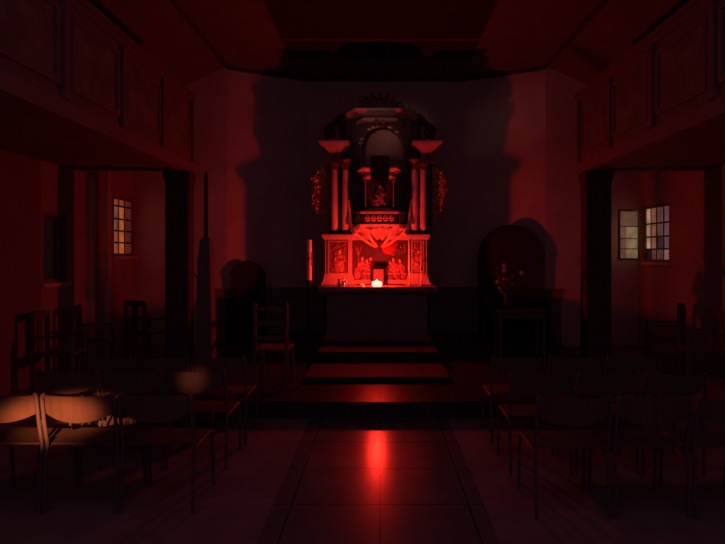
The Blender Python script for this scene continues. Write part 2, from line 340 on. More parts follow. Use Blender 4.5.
# ------------------------------------------------------------------ altar table
MZ = MENSA_Z
al = thing('altar_table', (AX, 8.7, .385), 'dark block altar table with a projecting slab, bearing the glowing red candle', 'altar')
MB().box(X(318, 8.35), X(438, 8.35), 8.35, 9.06, MZ - .075, MZ, .01).build('table_slab', M['slab'], al)
mb = MB(); mb.rect(AX, 8.74, [(MZ - .13, .84, .30), (MZ - .075, .90, .33)]); mb.build('slab_moulding', M['altar'], al)
mb = MB(); mb.box(AX - .80, AX + .80, 8.46, 9.02, .47, MZ - .13); mb.build('body', M['altar'], al)
mb = MB(); mb.rect(AX, 8.74, [(.385, .86, .31), (.44, .86, .31), (.47, .80, .28)]); mb.build('base_moulding', M['altar'], al)
mb = MB()
for a, b in ((-.72, -.28), (-.22, .22), (.28, .72)):
    for (p, q, r, s_) in ((a, b, .55, .59), (a, b, MZ - .24, MZ - .20), (a, a + .04, .59, MZ - .24), (b - .04, b, .59, MZ - .24)): mb.box(AX + p, AX + q, 8.445, 8.46, r, s_)
mb.build('front_framing', M['altar'], al)

# ------------------------------------------------------------------ the retable with its pulpit
RC = 0.0
re = thing('altar_retable', (RC, 9.5, .175), 'carved baroque retable with paired columns and a built-in pulpit behind the altar table', 'retable')
mb = MB(); mb.box(-.97, .86, 9.12, 9.62, .175, MZ - .12); mb.build('substructure', M['dark'], re)
DP = 9.10   # front plane of the pedestals
def k(px, d=DP): return X(px, d)
def zz(py, d=DP): return Z(py, d)
def figure(mb, mh, c, h, lean=0.0, seat=False):
    """small relief figure: robed body into mb, head and hands into mh"""
    x, y, z = c
    mb.loft([[(x + lean * t * h + w * math.cos(a), y + .35 * w * math.sin(a), z + t * h) for a in [2 * PI * i / 9 for i in range(9)]] for t, w in ((0, h * .20), (.25, h * .23), (.5, h * .17), (.66, h * .21), (.76, h * .12), (.80, h * .05))])
    mb.tube([(x + lean * h * .6 - h * .17, y, z + .66 * h), (x + lean * h - h * .24, y - .012, z + .45 * h), (x + lean * h - h * .05, y - .035, z + .38 * h)], [h * .06, h * .055, h * .04], 6)
    mb.tube([(x + lean * h * .6 + h * .17, y, z + .66 * h), (x + lean * h + h * .24, y - .012, z + .48 * h), (x + lean * h + h * .10, y - .035, z + .50 * h)], [h * .06, h * .055, h * .04], 6)
    mh.ball((x + lean * h * .9, y - .01, z + .90 * h), (h * .075, h * .06, h * .10)); mb.ball((x + lean * h - h * .05, y - .04, z + .38 * h), h * .035, 6, 5); mb.ball((x + lean * h + h * .10, y - .04, z + .50 * h), h * .035, 6, 5)
def leafy(mb, x0, x1, z0, z1, y, n, r, seed, dep=.03):
    rs = random.Random(seed)
    for i in range(n):
        cx = rs.uniform(x0 + r, x1 - r); cz = rs.uniform(z0 + r, z1 - r)
        if rs.random() < .55: mb.scroll((cx, y, cz), r * rs.uniform(.8, 1.3), rs.uniform(.8, 1.5), r * .26, rs.uniform(0, 6), rs.choice((-1, 1)), 12, depth=dep)
        else: mb.ball((cx, y - dep * .4, cz), (r * rs.uniform(.3, .5), dep * .6, r * rs.uniform(.7, 1.2)), 7, 5, (0, rs.uniform(-1.4, 1.4), 0))
def pedestal(x0, x1, right):
    w = (x1 - x0) / 2; cx = (x0 + x1) / 2; yc = DP + .22
    mb = MB(); mb.rect(cx, yc, [(zz(287) - .12, w + .07, .25), (zz(284), w + .07, .25), (zz(283), w + .05, .235), (zz(279), w + .025, .22), (zz(276), w + .015, .215), (zz(274), w, .21), (zz(240), w, .21)])
    p = mb.build('pedestal', M['marble'], re)
    mb = MB(); mb.rect(cx, yc, [(zz(240), w, .21), (zz(239), w + .03, .23), (zz(236.5), w + .05, .245), (zz(234.5), w + .05, .245)]); mb.build('pedestal_cornice', M['marble'], p)
    f = MB(); y = DP + .01; a, b, c, d = cx - w + .07, cx + w - .07, zz(273), zz(242)
    for q in ((a - .02, b + .02, c - .02, c), (a - .02, b + .02, d, d + .02), (a - .02, a, c, d), (b, b + .02, c, d)): f.box(q[0], q[1], y - .025, y + .01, q[2], q[3])
    f.build('panel_moulding', M['marble'], p)
    MB().box(a, b, y - .004, y + .01, c, d).build('relief_ground', M['relief'], p)
    g = MB(); hh = MB(); figure(g, hh, (cx, y - .005, c + .02), (d - c) * .72, .05)
    leafy(g, a, b, c + (d - c) * .55, d, y - .005, 12, .035, 3 + right); leafy(g, a, b, c, c + .16, y - .005, 8, .035, 30 + right)
    gg = g.build('relief_carving', M['robe'], p, True); hh.build('relief_head', M['skin'], p, True)
pedestal(k(325), k(352), 0)
pedestal(k(408.5), k(427), 1)
# carved scroll beside the right pedestal
mb = MB(); leafy(mb, k(427.5), k(433), zz(284), zz(262), DP + .10, 10, .03, 71); leafy(mb, k(427), k(431.5), zz(262), zz(238), DP + .10, 8, .025, 72); mb.build('side_ornament', M['golddim'], re, True)
# predella picture between the pedestals
mb = MB(); mb.box(k(352), k(409), DP + .16, DP + .40, zz(289), zz(237)); pr = mb.build('predella', M['frieze'], re)
mb = MB(); mb.box(k(352) , k(409), DP + .08, DP + .16, zz(284), zz(280)); mb.box(k(352), k(409), DP + .02, DP + .16, zz(240), zz(235)); mb.build('predella_moulding', M['marble'], pr)
y = DP + .15
def fig(c, h, ln, m):
    g = MB(); hh = MB(); figure(g, hh, c, h, ln); g.build('predella_figure', m, pr, True); hh.build('figure_head', M['skin'], pr, True)
for px, py, hh_, ln in ((361, 258, 20, .05), (366.5, 260, 19, 0), (371, 258, 20, -.04), (389, 262, 18, .06), (394.5, 259, 20, -.05), (402, 260, 20, -.1), (357, 264, 16, .1)):
    fig((k(px), y, zz(py + hh_ - 1)), hh_ * .01717, ln, M['robe'])
for px, py in ((364, 268), (391, 270), (398.5, 270), (369, 270)): fig((k(px), y - .03, zz(281)), (281 - py) * .01717 * 1.1, 0, M['robe2'])
for px, py in ((397, 243), (401, 246), (393.5, 247), (405, 244)): fig((k(px), y + .005, zz(py + 9)), .15, 0, M['robe2'])
mb = MB(); mb.box(k(354), k(407), DP + .10, DP + .16, zz(275), zz(273)); mb.build('supper_table', M['robe'], pr)
mb = MB(); mb.tube([(k(357.5), y, zz(272)), (k(358), y, zz(258)), (k(357.5), y, zz(246))], [.012, .01, .006], 6)
for a in (-1, 1): mb.tube([(k(358), y, zz(256)), (k(358 + a * 2), y, zz(250)), (k(358 + a * 3.5), y, zz(244))], [.008, .006, .004], 5)
mb.build('painted_tree', M['robe'], pr, True)
mb = MB(); mb.ball((k(389.5), y + .01, zz(248)), (.14, .03, .12)); mb.build('canopy_drapery', mat('red_drapery', (.42, .05, .04), .7), pr, True)
# backboard with arched niche
YB = 9.40
mb = MB(); n0, n1, nz, ny = X(361, YB), X(403, YB), Z(127, YB), Z(148, YB)
nc = (n0 + n1) / 2; nr = (n1 - n0) / 2
def board(mb, x0, x1, z0, z1): mb.box(x0, x1, YB, YB + .2, z0, z1)
board(mb, X(329, YB), n0, zz(236), ny); board(mb, n1, X(432, YB), zz(236), ny)
board(mb, n0, n1, zz(236), Z(206, YB))
# spandrel around the arch
N = 14; ztop = Z(120, YB)
for i in range(N):
    a0 = PI - PI * i / N; a1 = PI - PI * (i + 1) / N
    xa, za = nc + nr * math.cos(a0), ny + (nz - ny) * math.sin(a0); xb, zb = nc + nr * math.cos(a1), ny + (nz - ny) * math.sin(a1)
    mb.loft([[(xa, YB, za), (xb, YB, zb), (xb, YB, ztop), (xa, YB, ztop)], [(xa, YB + .2, za), (xb, YB + .2, zb), (xb, YB + .2, ztop), (xa, YB + .2, ztop)]])
board(mb, X(340, YB), n0, ny, ztop); board(mb, n1, X(421, YB), ny, ztop)
mb.build('backboard', M['dark'], re)
mb = MB(); mb.box(n0 - .05, n1 + .05, YB + .24, YB + .3, Z(208, YB), nz + .05); mb.build('niche_back', M['niche'], re)
mb = MB(); pts = [(nc + (nr + .01) * math.cos(PI - PI * i / 16), YB - .01, ny + (nz - ny + .01) * math.sin(PI - PI * i / 16)) for i in range(17)]
pts = [(n0 - .01, YB - .01, Z(170, YB))] + pts + [(n1 + .01, YB - .01, Z(170, YB))]
mb.tube(pts, .016, 6)
ar = mb.build('arch_rim', M['golddim'], re, True)
for a in (.08, .13, .36, .42, .47, .56, .68, .80):
    p = pts[1 + int(a * 16)]; b = MB(); b.ball((p[0], p[1] - .02, p[2]), .028, 8, 6)
    for s_ in (-1, 1): b.ball((p[0] + s_ * .025, p[1] - .01, p[2] + .012), (.018, .01, .012), 6, 5)
    b.build('gilded_rosette', M['goldb'], ar, True)
# columns
def column(px, inner):
    cx, cy = k(px, 9.18), 9.20; z0, z1 = Z(232, 9.18), Z(170, 9.18); r = .060
    mb = MB(); mb.lathe(cx, cy, [(z0 + (z1 - z0) * t, r * (1 - .16 * t ** 1.6)) for t in (0, .2, .4, .6, .8, 1)], 20); c = mb.build('column', M['column'], re, True)
    mb = MB(); mb.rect(cx, cy, [(zz(235), .085, .085), (zz(233.2), .085, .085)]); mb.lathe(cx, cy, [(zz(233.2), .082), (zz(232.6), .086), (zz(232), .068), (zz(231.4), .075), (z0 + .03, .062)], 18); mb.build('column_base', M['dark'], c, True)
    mb = MB(); zt = Z(160, 9.18); mb.lathe(cx, cy, [(z1 - .01, .053), (z1 + .01, .062), (z1 + .02, .052), (z1 + .10, .062), (zt - .03, .085)], 14); mb.rect(cx, cy, [(zt - .03, .085, .085), (zt, .10, .10)])
    for i in range(8):
        a = 2 * PI * i / 8 + .2
        for h, rr in ((.05, .062), (.10, .072)): mb.ball((cx + rr * math.cos(a), cy + rr * math.sin(a), z1 + h), (.016, .016, .032), 6, 5, (.3 * math.sin(a), .3 * math.cos(a), 0))
    mb.build('column_capital', M['golddim'], c, True)
for px in (334.3, 345.2, 414.6, 423.4): column(px, 0)
# entablature blocks with flaring cornices
for px0, px1 in ((326, 342.5), (419, 435)):
    cx = (k(px0) + k(px1)) / 2; w = (k(px1) - k(px0)) / 2; cy = 9.22
    mb = MB(); mb.rect(cx, cy, [(Z(161, 8.98), w + .02, .13), (Z(157, 8.98), w + .02, .13), (Z(156.5, 8.98), w - .03, .11), (Z(152, 8.98), w - .03, .11)]); e = mb.build('entablature', M['frieze'], re)
    mb = MB(); mb.rect(cx, cy, [(Z(152, 8.98), w - .05, .10), (Z(149, 8.98), w - .02, .12), (Z(146, 8.98), w + .03, .175), (Z(143.5, 8.98), w + .09, .21), (Z(142.5, 8.98), w + .11, .23), (Z(140.5, 8.98), w + .12, .24)]); mb.build('flared_cornice', M['marble'], e)
    b = MB()
    for dx in (-.5, .5): b.scroll((cx + dx * w, cy - .12, Z(155, 8.98)), .035, 1.2, .009, 0, 1 if dx > 0 else -1, 12, depth=.01)
    b.build('frieze_scroll', M['golddim'], e, True)
# volute brackets flanking the pulpit
for s_, px in ((-1, 349.5), (1, 410.0)):
    mb = MB(); pts = [(k(px) + s_ * .02, 9.16, Z(200, 9.16)), (k(px), 9.14, Z(212, 9.14)), (k(px) - s_ * .01, 9.10, Z(222, 9.1)), (k(px) - s_ * .04, 9.04, Z(230, 9.05)), (k(px) - s_ * .10, 8.98, Z(234.5, 9))]
    mb.tube(pts, [.018, .026, .030, .032, .03], 8); mb.build('volute_bracket', M['column'], re, True)
# wings of gilded acanthus
def wing_(s_, x0, x1, z0, z1, seed, m):
    rs = random.Random(seed); mb = MB(); n = 44; y = 9.42
    for i in range(n):
        t = i / n; w = math.sin(PI * min(1, t * 1.0 + .06)) ** .6 * (1 - .45 * t); cz = z1 - (z1 - z0) * t
        for j in range(3 if t < .6 else 2):
            u = rs.uniform(.0, 1) * w; cx = (x1 - (x1 - x0) * u) if s_ < 0 else (x0 + (x1 - x0) * u); r = .045 * (1 - .5 * t)
            if rs.random() < .5: mb.scroll((cx, y, cz), r * 1.2, 1.2, r * .33, rs.uniform(0, 6), rs.choice((-1, 1)), 14, depth=.05)
            else: mb.ball((cx, y - .02, cz), (r * .45, .022, r * 1.1), 8, 6, (rs.uniform(-.4, .4), rs.uniform(-1, 1), 0))
    xs = x1 if s_ < 0 else x0
    mb.tube([(xs, y, z1), (xs + s_ * .12, y, z1 - (z1 - z0) * .3), (xs + s_ * .08, y, z1 - (z1 - z0) * .6), (xs, y, z0)], [.02, .03, .02, .01], 7)
    mb.build('acanthus_wing', m, re, True)
wing_(-1, X(307.5, 9.42), X(326, 9.42), Z(226, 9.42), Z(170, 9.42), 11, M['gold'])
wing_(1, X(433, 9.42), X(449, 9.42), Z(224, 9.42), Z(170, 9.42), 12, M['gold'])
# sounding board: faceted canopy above the pulpit
yc = 9.45
mb = MB(); zc = lambda py: Z(py, 9.0)
mb.bay(RC + X(380, 9), yc, [(zc(121.5), .40, .28, .44), (zc(120.2), .42, .30, .46), (zc(118), .42, .30, .46)]); sb = mb.build('sounding_board', M['niche'], re)
mb = MB(); mb.bay(RC + X(379, 9), yc, [(zc(118), .40, .27, .42), (zc(115), .40, .27, .42)]); mb.build('canopy_frieze', M['dark'], sb)
mb = MB(); mb.bay(X(378, 9), yc, [(zc(115), .42, .29, .44), (zc(113.6), .47, .33, .50), (zc(112.4), .54, .37, .57), (zc(110.2), .56, .385, .59)]); mb.build('canopy_cornice', M['marble'], sb)
mb = MB(); mb.scroll((X(384, 9), 8.96, zc(122)), .05, 1.3, .012, 0, 1, 14, depth=.02); mb.scroll((X(377, 9), 8.96, zc(122)), .05, 1.3, .012, PI, -1, 14, depth=.02)
mb.build('canopy_pendant', M['golddim'], sb, True)
# crowning scrollwork and pediment curls above
mb = MB()
for s_ in (-1, 1):
    mb = MB(); mb.tube([(s_ * .95, yc - .1, Z(139, 9.2)), (s_ * .88, yc - .1, Z(126, 9.2)), (s_ * .72, yc - .1, Z(116, 9.2)), (s_ * .6, yc - .1, Z(112, 9.2))], [.03, .06, .05, .04], 8)
    mb.scroll((s_ * .86, yc - .1, Z(130, 9.2)), .13, 1.3, .03, PI / 2, -s_, 18, depth=.03); mb.scroll((s_ * .66, yc - .1, Z(124, 9.2)), .11, 1.2, .03, 0, s_, 18, depth=.03); mb.build('pediment_scroll', M['frieze'], re, True)

mb = MB(); mb.loft([[(x, y_, z) for x, z in [(w * math.cos(a), zc(107) + .26 * math.sin(a)) for a in [PI * i / 12 for i in range(13)]]] for w, y_ in ((.38, yc - .12), (.38, yc + .02))]); cr_ = mb.build('crowning_shell', M['dark'], re, True)
mb = MB()
for i in range(9):
    a = PI * (i + .5) / 9; mb.tube([(.15 * math.cos(a), yc - .14, zc(106) + .1 * math.sin(a)), (.36 * math.cos(a), yc - .15, zc(106) + .26 * math.sin(a)), (.42 * math.cos(a), yc - .14, zc(106) + .32 * math.sin(a))], [.015, .03, .02], 6)
mb.build('sun_ray', M['frieze'], cr_, True)
# pulpit
PC = X(379.5, 8.85); PY = 9.46; zp = lambda py: Z(py, 8.90)
mb = MB(); mb.bay(PC, PY, [(zp(208), .28, .19, .55), (zp(180), .30, .20, .58)]); pu = mb.build('pulpit_body', M['dark'], re)
mb = MB(); mb.bay(PC, PY, [(zp(180), .30, .20, .58), (zp(178.5), .30, .20, .58), (zp(177), .32, .22, .60), (zp(175.8), .32, .22, .60), (zp(175.6), .29, .19, .56), (zp(172.5), .29, .19, .56), (zp(171.6), .34, .24, .62), (zp(169.5), .40, .29, .68), (zp(168), .40, .29, .68)]); mb.build('pulpit_rim', M['column'], pu)
mb = MB(); mb.bay(PC, PY, [(zp(214), .42, .29, .60), (zp(213), .45, .31, .625), (zp(211.5), .45, .31, .625), (zp(210.5), .36, .24, .57), (zp(208), .29, .19, .55)]); mb.build('base_ledge', M['marble'], pu)
mb = MB(); mb.bay(PC, PY, [(zp(223.5), .42, .29, .595), (zp(214), .42, .29, .595)]); fz = mb.build('pulpit_frieze', M['dark'], pu)
mb = MB()
for cx, n_ in ((0, 1), (-.10, 0), (.10, 0), (-.20, 1), (.20, 1)):
    q = .605; mb = MB()
    for j in range(5): a = 2 * PI * j / 5 + .3; mb.ball((PC + cx + .028 * math.cos(a), PY - q, zp(218.5) + .04 * math.sin(a)), (.018, .02, .03), 7, 5, (0, -a, 0))
    mb.ball((PC + cx, PY - q - .02, zp(218.5)), .014, 6, 5); mb.build('frieze_rosette', M['column'], pu, True)
for s_ in (-1, 1):
    for u in (.3, .7):
        mb = MB()
        px_, py_ = PC + s_ * (.29 + .13 * u), PY - .595 + .34 * u
        for j in range(4): a = PI / 2 * j + .4; mb.ball((px_ + s_ * .01, py_ - .012, zp(218.5) + .04 * math.sin(a)), (.022, .018, .028), 7, 5)
        mb.build('frieze_rosette', M['column'], pu, True)
mb = MB(); mb.bay(PC, PY, [(zp(238), .22, .15, .36), (zp(234), .36, .20, .48), (zp(231), .45, .26, .54), (zp(227), .49, .32, .60), (zp(224.5), .49, .33, .625), (zp(223.5), .47, .32, .61)]); sk = mb.build('pulpit_skirt', M['marble'], pu)
mb = MB(); leafy(mb, PC - .24, PC + .24, zp(233), zp(225), PY - .585, 16, .035, 5, .03)
for s_ in (-1, 1): leafy(mb, min(PC + s_ * .28, PC + s_ * .46), max(PC + s_ * .28, PC + s_ * .46), zp(232), zp(226), PY - .46, 8, .03, 9 + s_, .03)
mb.build('skirt_carving', M['column'], pu, True)
mb = MB(); mb.bay(PC, PY, [(zp(247), .03, .02, .05), (zp(244), .09, .06, .175), (zp(240), .16, .11, .28), (zp(236), .24, .16, .40)]); mb.build('pulpit_console', mat('red_console', (.45, .10, .08), .55), pu)
for s_ in (-1, 1):
    mb = MB(); mb.tube([(PC + s_ * .22, PY - .58, zp(226)), (PC + s_ * .20, PY - .54, zp(231)), (PC + s_ * .15, PY - .50, zp(238)), (PC + s_ * .09, PY - .40, zp(243)), (PC + s_ * .03, PY - .30, zp(246))], [.022, .028, .028, .026, .016], 8)
    mb.tube([(PC + s_ * .44, PY - .36, zp(230)), (PC + s_ * .32, PY - .34, zp(237)), (PC + s_ * .18, PY - .30, zp(243)), (PC + s_ * .06, PY - .24, zp(247))], [.02, .026, .026, .018], 8)
    mb.build('console_rib', M['column'], pu, True)
mb = MB(); mb.lathe(PC, PY - .34, [(zp(249), .004), (zp(247.5), .02), (zp(245.5), .03), (zp(243), .025), (zp(242), .035), (zp(240.5), .02), (zp(238), .008)], 12); mb.build('pendant_knob', M['dark'], pu, True)
for px in (365.5, 393.5):
    mb = MB(); mb.lathe(X(px, 8.87), 8.87, [(zp(207), .018), (zp(205), .012), (zp(190), .014), (zp(184), .011), (zp(181), .020)], 10); mb.build('colonette', M['marble'], pu, True)
mb = MB(); mb.box(PC - .15, PC + .15, PY - .59, PY - .56, zp(205.5), zp(182)); mb.build('pulpit_panel', M['frieze'], pu)
g = MB(); hh = MB(); figure(g, hh, (PC, PY - .60, zp(204)), .32, .03); leafy(g, PC - .12, PC + .12, zp(206), zp(197), PY - .60, 14, .035, 21); leafy(g, PC - .10, PC + .12, zp(198), zp(183), PY - .60, 12, .03, 22)
g.build('panel_relief', M['robe'], pu, True); hh.build('panel_relief_head', M['skin'], pu, True)

# black cloth hanging over the pulpit desk
bx0, bx1, by = X(370.5, 8.72), X(389, 8.72), 8.72
d = thing('pulpit_desk', (PC, by + .1, Z(172, by)), 'black cloth covered reading desk hanging over the front of the pulpit rim', 'desk')
mb = MB(); rs = random.Random(2); cols = 12; fr = []; bk = []
for i in range(cols + 1):
    u = i / cols; x = bx0 + (bx1 - bx0) * u; w = .004 * math.sin(u * 19)
    fr.append(x); bk.append(w)
mb.loft([[(fr[i], by + bk[i] * q, z) for i in range(cols + 1)] + [(bx1, by + .10, z), (bx0, by + .10, z)] for z, q in ((Z(181, by), 2.0), (Z(174, by), 1.2), (Z(160, by), .5), (Z(156.5, by), 0))]); mb.build('hanging_cloth', M['black'], d, True)
mb = MB(); zt = Z(156.5, by); mb.loft([[(bx0, by, zt), (bx1, by, zt), (bx1, by + .30, zt + .02), (bx0, by + .30, zt + .02)], [(bx0, by, zt + .015), (bx1, by, zt + .015), (bx1, by + .30, zt + .06), (bx0, by + .30, zt + .06)]]); mb.build('desk_top', M['black'], d)
mb = MB(); mb.tube([(X(378, 8.8), by + .25, zt + .03), (X(378, 8.8), by + .12, zt + .06), (X(378, 8.8), by + .04, zt + .035)], .007, 7); mb.ball((X(378.2, 8.8), by + .03, zt + .045), (.022, .03, .022)); mb.build('microphone', M['white'], d, True)

# ------------------------------------------------------------------ things on the altar table
def rcup(m): pass
red = bpy.data.materials.new('glowing_red_glass'); red.use_nodes = True; nt = red.node_tree; nt.nodes.clear()
o_ = nt.nodes.new('ShaderNodeOutputMaterial'); e_ = nt.nodes.new('ShaderNodeEmission'); t_ = nt.nodes.new('ShaderNodeBsdfTransparent'); m_ = nt.nodes.new('ShaderNodeMixShader')
e_.inputs[0].default_value = (1, .20, .14, 1); e_.inputs[1].default_value = 6.0; t_.inputs[0].default_value = (1, .5, .5, 1); m_.inputs[0].default_value = .6
nt.links.new(t_.outputs[0], m_.inputs[1]); nt.links.new(e_.outputs[0], m_.inputs[2]); nt.links.new(m_.outputs[0], o_.inputs[0])
flame = mat('flame', (1, .8, .6), emis=(1, .45, .3), estr=14)
c = thing('altar_candle', (CANDLE.x, CANDLE.y, MZ), 'burning candle in a wide red glass bowl at the middle of the altar table edge', 'candle')
mb = MB(); mb.lathe(CANDLE.x, CANDLE.y, [(MZ, .06), (MZ + .012, .078), (MZ + .05, .084), (MZ + .085, .074)], 20); mb.build('glass_bowl', red, c, True)
mb = MB(); mb.lathe(CANDLE.x, CANDLE.y, [(MZ + .012, .03), (MZ + .06, .03)], 12); mb.build('wax', M['wax'], c, True)
mb = MB(); mb.lathe(CANDLE.x, CANDLE.y, [(MZ + .062, .006), (MZ + .075, .022), (MZ + .09, .018), (MZ + .108, .003)], 10); mb.build('flame', flame, c, True)
# small tea light
tl = thing('tea_light', (X(362, 8.48), 8.48, MZ), 'small pale tea light left of the red glass bowl on the altar', 'candle')
mb = MB(); mb.lathe(X(362, 8.48), 8.48, [(MZ, .034), (MZ + .035, .038), (MZ + .036, .030), (MZ + .03, .028)], 16); mb.build('cup', M['white'], tl, True)
mb = MB(); mb.lathe(X(362, 8.48), 8.48, [(MZ + .03, .027), (MZ + .034, .02), (MZ + .036, .003), (MZ + .045, .002)], 12); mb.build('wax', mat('lit_tea_light_wax', (.8, .5, .4), emis=(1, .3, .2), estr=2.0), tl, True)
# glass cruets
gl = mat('clear_glass', (.9, .9, .9), .04, var=0); gl.node_tree.nodes['Principled BSDF'].inputs['Transmission Weight'].default_value = .8; gl.node_tree.nodes['Principled BSDF'].inputs['IOR'].default_value = 1.45
x = X(343.5, 8.5); cu = thing('silver_cruet', (x, 8.5, MZ), 'small glinting silver cruet near the left end of the altar table', 'cruet')
mb = MB(); mb.lathe(x, 8.5, [(MZ, .026), (MZ + .02, .034), (MZ + .06, .030), (MZ + .09, .012), (MZ + .12, .012), (MZ + .135, .018)], 16); mb.build('bottle', M['silver'], cu, True)
mb = MB(); mb.ball((x, 8.5, MZ + .15), .016); mb.build('stopper', M['white'], cu, True)
mb = MB(); mb.tube([(x + .028, 8.5, MZ + .03), (x + .05, 8.5, MZ + .06), (x + .035, 8.5, MZ + .11), (x + .014, 8.5, MZ + .12)], .011, 6); mb.build('handle', M['white'], cu, True)  # white handle and stopper stand in for glints on the cruet
x = X(339, 8.55); cu2 = thing('metal_cruet', (x, 8.55, MZ), 'dark metal cruet standing beside the glinting one at the left end of the altar table', 'cruet')
mb = MB(); mb.lathe(x, 8.55, [(MZ, .028), (MZ + .03, .03), (MZ + .08, .014), (MZ + .12, .018)], 14); mb.build('bottle', M['iron'], cu2, True)
# tapers on the right
def taper(px, d, pytop, pyb, r, label, m):
    x = X(px, d); zb = Z(pyb, d); zt = Z(pytop, d); t = thing('altar_candlestick', (x, d, MZ), label, 'candlestick')
    mb = MB(); mb.lathe(x, d, [(MZ, .055), (MZ + .012, .05), (MZ + .022, .012), (zb - .06, .009), (zb - .03, .016), (zb - .01, .009), (zb, .03), (zb + .01, .032)], 16); mb.build('stick', M['brass'], t, True)
    mb = MB(); mb.lathe(x, d, [(zb + .01, r), (zt - .02, r * .92), (zt, r * .4)], 12); mb.build('wax_candle', m, t, True)
    mb = MB(); mb.tube([(x, d, zt), (x, d, zt + .02)], .002, 5); mb.build('wick', M['black'], t)
taper(409.7, 8.55, 239, 271, .024, 'tall ivory taper candle on a thin stick on the right half of the altar', M['wax'])
taper(421.2, 8.70, 241, 268, .009, 'thin reddish taper candle at the right end of the altar table', M['wax'])
# standing book behind the candle
bx = X(378.5, 8.85); bk_ = thing('altar_book', (bx, 8.88, MZ), 'dark altar book standing upright behind the red glass bowl', 'book')
mb = MB(); mb.box(bx - .085, bx + .085, 8.86, 8.868, MZ + .03, MZ + .27); mb.box(bx - .085, bx + .085, 8.905, 8.913, MZ + .03, MZ + .27); mb.box(bx - .09, bx - .082, 8.86, 8.913, MZ + .03, MZ + .27); mb.build('cover', M['cover'], bk_)
mb = MB(); mb.box(bx - .08, bx + .078, 8.869, 8.904, MZ + .036, MZ + .264); mb.build('pages', M['page'], bk_)
mb = MB(); mb.box(bx - .08, bx + .08, 8.83, 8.95, MZ, MZ + .03); mb.build('stand', M['cover'], bk_)

# large candle on floor stand, left of altar
x = X(309, 8.5); pc = thing('paschal_candle', (x, 8.5, .175), 'thick tall candle with a red sign on a dark floor stand left of the altar', 'candle')
mb = MB(); zb = Z(281, 8.5); mb.lathe(x, 8.5, [(.175, .15), (.19, .15), (.21, .05), (.25, .025), (.60, .022), (.66, .04), (.72, .022), (zb - .08, .022), (zb - .03, .05), (zb, .065), (zb + .015, .065)], 18); mb.build('stand', M['iron'], pc, True)
mb = MB(); mb.lathe(x, 8.5, [(zb + .015, .045), (Z(240, 8.5), .045), (Z(239.2, 8.5), .02)], 18); cw = mb.build('wax_column', M['wax'], pc, True)
mb = MB(); mb.box(x - .008, x + .008, 8.448, 8.458, Z(268, 8.5), Z(252, 8.5)); mb.box(x - .028, x + .028, 8.448, 8.458, Z(259, 8.5), Z(257.5, 8.5)); mb.box(x + .035, x + .048, 8.47, 8.53, Z(266, 8.5), Z(252, 8.5)); mb.build('cross_sign', M['waxred'], cw)
mb = MB(); mb.tube([(x, 8.5, Z(239.3, 8.5)), (x, 8.5, Z(237.5, 8.5))], .003, 5); mb.build('wick', M['black'], cw)

# tall slender object in the nave: candle stand silhouetted against the chancel wall
d = 5.54; x = X(206, d); ns = thing('tall_candle_stand', (x, d, 0), 'tall dark wooden stand with a slender long candle in front of the left chancel wall', 'candle stand')
mb = MB(); mb.rect(x, d, [(0, .12, .12), (.06, .12, .12), (.09, .09, .09), (Z(300, d), .075, .075), (Z(262, d), .068, .068), (Z(243, d), .05, .05), (Z(240, d), .05, .05)]); mb.build('pillar', M['chairwood'], ns)
mb = MB(); mb.lathe(x, d, [(Z(240, d), .05), (Z(238.5, d), .05), (Z(237.5, d), .025)], 14); mb.build('drip_pan', M['iron'], ns, True)
mb = MB(); mb.lathe(x, d, [(Z(238, d), .022), (Z(175, d), .018), (Z(171, d), .005)], 12); mb.build('candle', M['iron'], ns, True)
mb = MB(); mb.tube([(x - .05, d, Z(292, d)), (x - .09, d, Z(278, d)), (x - .15, d, Z(271, d)), (x - .19, d, Z(274, d))], [.008, .008, .008, .008], 6); mb.tube([(x - .19, d, Z(274, d)), (x - .215, d, Z(277, d))], [.012, .014], 8); mb.build('gooseneck_arm', M['iron'], ns, True)

# tall ladder-back chair on the dais
d = 6.25; x0, x1 = X(253, d), X(288, d); zt = Z(303, d)
lc = thing('ladder_back_chair', ((x0 + x1) / 2, d + .2, .175), 'tall dark ladder-back chair standing on the dais left of the altar steps', 'chair')
for x, yy, z in ((x0 + .02, d, zt), (x1 - .02, d, zt), (x0 + .02, d + .42, .62), (x1 - .02, d + .42, .62)): MB().box(x - .02, x + .02, yy - .02, yy + .02, .175, z, .004).build('leg', M['chairwood'], lc)
mb = MB(); mb.box(x0, x1, d + .02, d + .44, .60, .635, .008); mb.build('seat', M['chairwood'], lc)
for z in (zt - .10, zt - .27, zt - .44): MB().box(x0 + .04, x1 - .04, d - .01, d + .01, z, z + .055, .004).build('slat', M['chairwood'], lc)
for z in (.30,): MB().box(x0 + .04, x1 - .04, d - .01, d + .01, z, z + .03).build('stretcher', M['chairwood'], lc)
mb = MB(); mb.ball((X(280, d), d - .015, Z(311, d)), (.014, .01, .014)); mb.build('brass_stud', M['brass'], lc, True)

